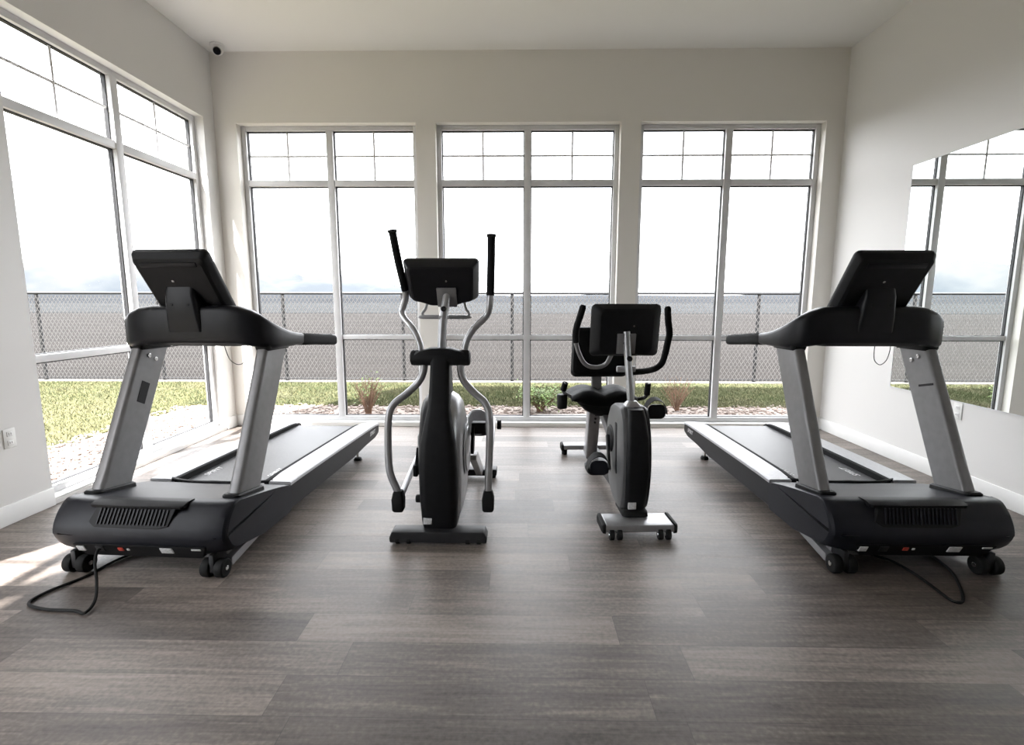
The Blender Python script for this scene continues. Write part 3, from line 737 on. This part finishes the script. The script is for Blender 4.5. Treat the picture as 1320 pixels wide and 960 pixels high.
        bm = nb(); tube(bm, [(bx_, by_+.02, .20), (x, .45, .20+(zt-.20)*.42), (x, .75, .20+(zt-.20)*.75), (x, ye, zt)], .019, n=12); pa = obj('pedal_arm', bm, M['silver'], T)
        zp = zt-.03
        bm = nb(); cyl(bm, (x+s*.025, ye, zt-.04), (x+s*.055, ye, zt-.04), .034, n=20, bevel=.005); obj('roller', bm, M['rubber'], pa)
        px = s*.165
        bm = nb(); loft(bm, [[(px+a, .82+b, zp+z) for a, b in rrect(w, d2, .04, 4)] for z, w, d2 in ((.0, .06, .17), (.008, .066, .178), (.03, .07, .182), (.036, .064, .176))]); pe = obj('foot_pedal', bm, M['matte'], T)
        bm = nb(); loft(bm, [[(px+a, y, zp+.095+b) for a, b in rrect(.066*k, .085*k, .06*k, 6)] for y, k in ((.632, .9), (.640, 1.0), (.652, 1.0), (.660, .9))]); obj('toe_guard', bm, M['silver'], pe)
        # crank
        cz = .44; ang = math.radians(58 if hi else 238); ca = (.33+.13*math.cos(ang), cz+.13*math.sin(ang))
        bm = nb(); prism(bm, round_poly([(.30, cz-.03), (.36, cz-.03), (ca[0]+.03, ca[1]-.02), (ca[0]+.02, ca[1]+.03), (ca[0]-.03, ca[1]+.02), (.30, cz+.02)], .015), 'x', s*.150, s*.168, .003); cr_ = obj('crank_arm', bm, M['matte'], T)
        bm = nb(); xo = .235 if hi else .178; box(bm, min(s*.15, s*xo), max(s*.15, s*xo), ca[0]-.03, ca[0]+.03, ca[1]-.035, ca[1]+.035, .008); obj('crank_joint', bm, M['matte'], cr_)
    return T
build_elliptical()

# ------------------------------------------------------------------ recumbent bike
def build_bike():
    T = thing('recumbent_bike', 'black and silver recumbent exercise bike with low seat, right of the elliptical', 'exercise bike', (.663, 2.70, 0), math.radians(2.3))
    bm = nb(); prism(bm, round_poly([(-.195, .042), (-.195, .072), (-.185, .084), (.185, .084), (.195, .072), (.195, .042)], .006), 'y', -.05, .115, .006); fs = obj('front_stabiliser', bm, M['silver'], T)
    for s in (-1, 1):
        bm = nb(); loft(bm, [[(s*x, .033+a, .062+b) for a, b in rrect(w, h, .012, 3)] for x, w, h in ((.19, .088, .028), (.205, .086, .026), (.212, .07, .018))]); obj('end_cap', bm, M['rubber'], fs)
        for dx in (-.022, .022):
            bm = nb(); cyl(bm, (s*.135+dx-.013, -.045, .03), (s*.135+dx+.013, -.045, .03), .03, n=20, bevel=.004); w = obj('transport_wheel', bm, M['rubber'], fs)
            bm = nb(); cyl(bm, (s*.135+dx-.016, -.045, .03), (s*.135+dx+.016, -.045, .03), .009, n=10); obj('axle_bolt', bm, M['chrome'], w)
    # shroud
    prof = round_poly([(.08, .10), (.035, .22), (.02, .36), (.04, .53), (.09, .66), (.14, .705), (.30, .70), (.40, .67), (.47, .58), (.49, .45), (.46, .28), (.36, .14), (.26, .10)], .05, 4)
    for s in (-1, 1):
        bm = nb(); cy, cz = .26, .42
        loft(bm, [[(s*x, cy+(y-cy)*k+.02, cz+(z-cz)*k) for y, z in prof] for x, k in ((0, 1), (.062, 1), (.078, .965), (.086, .88), (.088, .3))])
        sd = obj('side_shell', bm, M['darkgrey'] if s < 0 else M['plastic'], T, sharp=30)
        bm = nb(); cyl(bm, (s*.085, .35, .47), (s*.100, .35, .47), .085, .075, n=32, bevel=.005); obj('crank_cover', bm, M['matte'], sd)
        bm = nb(); prism(bm, round_poly([(.20, .60), (.24, .60), (.20, .30), (.17, .30)], .012), 'x', s*.084, s*.091, .002); obj('shell_slot', bm, M['matte'], sd)
    bm = nb(); rr = []
    for z, hw, yf, yb in ((.10, .05, .075, .25), (.13, .056, .06, .25), (.24, .063, .030, .22), (.38, .066, .015, .2), (.55, .061, .032, .2), (.65, .052, .070, .24), (.698, .045, .10, .26)):
        c = (yf+yb)/2; d = (yb-yf)/2; rr.append([(a, c+b, z) for a, b in rrect(hw, d, .025, 4)])
    loft(bm, rr); fc = obj('front_cover', bm, M['matte'], T, sharp=40)
    bm = nb(); box(bm, -.045, .0, .045, .06, .135, .175, .002); obj('label_sticker', bm, M['label'], fc)
    bm = nb(); loft(bm, [[(-.0+a, .15+b, z) for a, b in rrect(w, d, .03, 4)] for z, w, d in ((.09, .075, .11), (.115, .072, .105), (.125, .06, .09))]); obj('foot_plate', bm, M['rubber'], fc)
    # mast + plate + console
    bm = nb(); tube(bm, [(.0, .22, .66), (-.012, .24, .85), (-.022, .262, 1.0), (-.03, .275, 1.13)], .0215, n=16); mast = obj('mast', bm, M['silver'], T)
    bm = nb(); loft(bm, [[(a, .215+b, z) for a, b in rrect(w, w, .02, 4)] for z, w in ((.66, .05), (.705, .045), (.73, .026))]); obj('mast_collar', bm, M['silver'], mast)
    bm = nb(); cyl(bm, (-.018, .25, .975), (-.018, .215, .975), .015, n=16, bevel=.003); obj('clamp_knob', bm, M['matte'], mast)
    mx = Matrix.Translation((-.03, .305, 1.145)) @ Matrix.Rotation(math.radians(10), 4, 'X')
    def ring(w, h, y, r, zc=0): return [mx @ Vector((a, y, zc+b)) for a, b in rrect(w, h, r, 5)]
    bm = nb(); loft(bm, [ring(.155, .112, -.040, .03), ring(.168, .124, -.034, .035), ring(.200, .142, -.004, .03), ring(.206, .146, .010, .03), ring(.202, .143, .024, .028)])
    for v in bm.verts:
        if v.co.z < 1.05: v.co.z -= .022
    con = obj('console', bm, M['matte'], T, sharp=25)
    bm = nb(); box(bm, -.165, .165, .023, .0265, -.10, .115, .001, mtx=mx); obj('screen', bm, M['screen'], con)
    bm = nb(); box(bm, -.055, .055, -.052, -.036, -.14, -.02, .003, mtx=mx); mp_ = obj('mount_plate', bm, M['greyside'], con)
    bm = nb(); cyl(bm, mx @ Vector((-.01, -.050, -.075)), mx @ Vector((-.01, -.058, -.075)), .009, n=12); obj('plate_hole', bm, M['matte'], mp_)
    bm = nb(); cyl(bm, mx @ Vector((.04, -.038, .025)), mx @ Vector((.04, -.044, .025)), .005, n=10); obj('port', bm, M['chrome'], con)
    # upper handlebar
    bm = nb(); cyl(bm, (-.075, .30, .905), (.035, .30, .905), .018, n=16, bevel=.003); obj('handlebar_clamp', bm, M['silver'], mast)
    rt = [(.02, .31, .885), (.10, .36, .883), (.165, .42, .883), (.212, .45, .893), (.245, .45, .925), (.262, .45, .985)]
    rg = [(.262, .45, .98), (.276, .45, 1.06), (.281, .445, 1.11), (.268, .44, 1.19), (.262, .44, 1.262)]
    lt = [(-.075, .33, 1.03), (-.088, .39, .985), (-.105, .44, .925), (-.145, .45, .900), (-.205, .45, .900), (-.250, .45, .93), (-.285, .45, 1.0), (-.300, .45, 1.06)]
    lg = [(-.299, .45, 1.05), (-.303, .45, 1.10), (-.296, .45, 1.15), (-.275, .445, 1.22), (-.262, .44, 1.27)]
    for tb, gr, mm, tr_ in ((rt, rg, 'foam', .0195), (lt, lg, 'greyside', .0135)):
        bm = nb(); tube(bm, tb, tr_, n=12); hb = obj('handlebar', bm, M[mm], T)
        bm = nb(); tube(bm, gr, .0205, n=14); e = Vector(gr[-1]); d = (e-Vector(gr[-2])).normalized(); cyl(bm, e-d*.004, e+d*.014, .0215, .014, n=14); obj('grip', bm, M['foam'], hb)
    # cranks and pedals
    cy, cz = .35, .47
    for s, (py, pz) in ((-1, (.28, .305)), (1, (.42, .615))):
        bm = nb(); d = Vector((0, py-cy, pz-cz)).normalized(); n = Vector((0, -d.z, d.y))
        a = Vector((0, cy, cz)); b = Vector((0, py, pz))
        prism(bm, [((q).y, (q).z) for q in (a-n*.02-d*.02, a+n*.02-d*.02, b+n*.014+d*.015, b-n*.014+d*.015)], 'x', s*.100, s*.116, .003); ck = obj('crank_arm', bm, M['chrome' if s > 0 else 'darkmetal'], T)
        px = s*.185 if s < 0 else .19
        bm = nb(); cyl(bm, (s*.11, py, pz), (px+s*.04, py, pz), .009, n=12)
        loft(bm, [[(px+a_, py+b_, pz+z) for a_, b_ in rrect(w*1.15, dd, .025, 4)] for z, w, dd in ((-.030, .045, .055), (-.016, .056, .066), (.012, .058, .068), (.018, .05, .06))]); pe = obj('pedal', bm, M['matte'], T)
        bm = nb(); pts = [(px+.068*math.cos(t), py-.045, pz+.09*math.sin(t)) for t in [PI*i/12 for i in range(13)]]
        rr = [[(x+0, y+dy, z+dz_*.5) for dy, dz_ in ((-.03, -.004), (.03, .02), (.03, .026), (-.03, .004))] for x, y, z in pts]
        loft(bm, rr); obj('pedal_strap', bm, M['rubber'], pe)
        bm = nb(); loft(bm, [[(px+a_, py-.068+yy, pz+.022+b_) for a_, b_ in rrect(.052, .042, .03, 4)] for yy in (-.004, .006)]); obj('heel_cup', bm, M['navy'], pe)
    # main rail, seat post, rear stabiliser
    bm = nb(); prism(bm, [(.30, .10), (.30, .17), (1.50, .10), (1.50, .045)], 'x', -.04, .04, .006); obj('base_rail', bm, M['darkmetal'], T)
    bm = nb(); prism(bm, round_poly([(-.235, .05), (-.235, .09), (.235, .09), (.235, .05)], .008), 'y', 1.50, 1.60, .006); rs = obj('rear_stabiliser', bm, M['silver'], T)
    for s in (-1, 1):
        bm = nb(); loft(bm, [[(s*x, 1.55+a, .068+b) for a, b in rrect(w, h, .01, 3)] for x, w, h in ((.228, .055, .03), (.245, .052, .028), (.25, .04, .02))]); obj('end_cap', bm, M['rubber'], rs)
        bm = nb(); cyl(bm, (s*.215, 1.55, 0), (s*.215, 1.55, .05), .024, n=16, bevel=.004); obj('levelling_foot', bm, M['rubber'], rs)
    bm = nb(); rr = []
    for y, z, w, d in ((1.28, .08, .045, .06), (1.20, .25, .045, .055), (1.08, .52, .045, .05), (1.05, .58, .045, .05)): rr.append([(-.05+a+(z-.3)*-.03, y+b, z+b*.3) for a, b in rrect(w, d, .012, 3)])
    loft(bm, rr); sp_ = obj('seat_post', bm, M['silver'], T)
    for i in range(5):
        bm = nb(); y = 1.10-.018*i; z = .40+.033*i; cyl(bm, (-.055, y-.062, z), (-.055, y-.050, z), .008, n=10); obj('adjustment_hole', bm, M['matte'], sp_)
    bm = nb(); box(bm, -.04, .05, .42, .60, .14, .55, .02); obj('battery_cover', bm, M['matte'], T)
    bm = nb(); prism(bm, [(.45, .30), (.45, .36), (1.02, .55), (1.10, .55), (1.10, .50)], 'x', -.035, .035, .006); obj('seat_rail', bm, M['greyside'], T)
    # seat
    bm = nb(); rr = []
    for i in range(13):
        u = -1+2*i/12; x = -.03+.235*u
        top = .648 + .034*math.sin(abs(u)*PI*.95) - .02*abs(u)**4; bot = .565+.045*abs(u)**2
        ring_ = [(x, y, z) for y, z in round_poly([(.80+.03*u*u, bot), (.78+.03*u*u, top-.03), (.82+.03*u*u, top), (.98, top-.008), (1.12, top+.005), (1.13, bot+.01), (1.0, bot)], .022, 3)]
        rr.append(ring_)
    loft(bm, rr); seat = obj('seat', bm, M['vinyl_seat'], T, sharp=45)
    bm = nb(); loft(bm, [[(-.03+a, .97+b, z) for a, b in rrect(w, d, .04, 4)] for z, w, d in ((.49, .06, .10), (.53, .13, .13), (.58, .18, .14))]); obj('seat_pan', bm, M['matte'], T)
    # backrest
    mb = Matrix.Translation((-.025, 1.12, .93)) @ Matrix.Rotation(math.radians(-14), 4, 'X')
    bm = nb(); loft(bm, [[mb @ Vector((a*(1-.12*max(0, b/.2)), y, b)) for a, b in rrect(w, h, .04, 5)] for y, w, h in ((-.035, .17, .155), (-.028, .20, .178), (.0, .213, .19), (.012, .213, .19), (.022, .20, .18))])
    obj('backrest', bm, M['vinyl_seat'], T, sharp=45)
    bm = nb(); prism(bm, [(1.06, .57), (1.10, .57), (1.22, 1.0), (1.18, 1.0)], 'x', -.075, .0, .004); obj('backrest_bracket', bm, M['greyside'], T)
    # side handles
    for s, pts in ((-1, [(-.03, .90, .60), (-.20, .90, .61), (-.285, .89, .64), (-.320, .87, .68), (-.308, .85, .735)]), (1, [(-.03, .90, .60), (.15, .90, .605), (.25, .90, .61), (.287, .89, .64), (.290, .88, .725)])):
        bm = nb(); tube(bm, pts, .014, n=12); sh = obj('seat_handle', bm, M['silver'] if s < 0 else M['darkmetal'], T)
        bm = nb(); tube(bm, pts[-2:], .021, n=14, k=8); obj('grip', bm, M['foam'], sh)
    bm = nb(); cyl(bm, (-.325, .88, .545), (-.325, .88, .648), .036, .038, n=20, bevel=.006); obj('bottle_holder', bm, M['matte'], T)
    bm = nb(); tube(bm, [(-.03, .62, .56), (.01, .70, .50), (.06, .82, .49), (.09, .92, .54)], .007, n=8); obj('cable', bm, M['rubber'], T)
    return T
build_bike()

# ------------------------------------------------------------------ wall fittings
mir = thing('wall_mirror', 'large frameless mirror on the right wall above the right treadmill', 'mirror', (XR, 2.9, .605))
MY0, MY1, MH = 1.55, 4.241, 1.766
bm = nb(); box(bm, -.008, -.002, MY0-2.9, MY1-2.9, 0, MH); obj('mirror_glass', bm, M['mirror'], mir)
bm = nb(); e = .006
box(bm, -.010, -.001, MY0-2.9-e, MY0-2.9, -e, MH+e); box(bm, -.010, -.001, MY1-2.9, MY1-2.9+e, -e, MH+e)
box(bm, -.010, -.001, MY0-2.9, MY1-2.9, -e, 0); box(bm, -.010, -.001, MY0-2.9, MY1-2.9, MH, MH+e)
obj('mirror_edge', bm, M['vinyl'], mir)

def outlet(label, loc, rz):
    t = thing('wall_outlet', label, 'outlet', loc, rz, 'white wall outlets')
    bm = nb(); box(bm, -.036, .036, -.006, 0, -.058, .058, .003); pl = obj('cover_plate', bm, M['white'], t)
    for dz in (-.026, .026):
        bm = nb(); box(bm, -.017, .017, -.009, -.004, dz-.015, dz+.015, .003); s = obj('socket', bm, M['trim'], t)
        bm = nb()
        for dx in (-.006, .006): box(bm, dx-.0012, dx+.0012, -.0096, -.0085, dz-.004, dz+.007)
        obj('slots', bm, M['gasket'], s)
outlet('white outlet on the left wall between window and baseboard', (XL, 2.845, .503), PI/2)
outlet('white outlet on the right wall just under the mirror edge', (XR, 3.575, .535), -PI/2)

dc = thing('security_camera', 'small white dome security camera with black eye in the ceiling corner', 'security camera', (-2.845, 5.06, H))
bm = nb(); cyl(bm, (0, 0, 0), (0, 0, -.022), .062, .066, n=32, bevel=.006); obj('mount', bm, M['white'], dc)
bm = nb(); loft(bm, [[(.058*math.sin(a)*math.cos(b), .058*math.sin(a)*math.sin(b), -.022-.0-.07*math.cos(a)) for b in [2*PI*j/28 for j in range(28)]] for a in [PI/2-.02, 1.2, .95, .7, .45, .2, .03]]); obj('dome', bm, M['white'], dc)
ed = Vector((.35, -.75, -.55)).normalized()
bm = nb(); p = Vector((0, 0, -.045)); cyl(bm, p+ed*.030, p+ed*.066, .036, .032, n=24, bevel=.004); obj('lens', bm, M['screen'], dc)
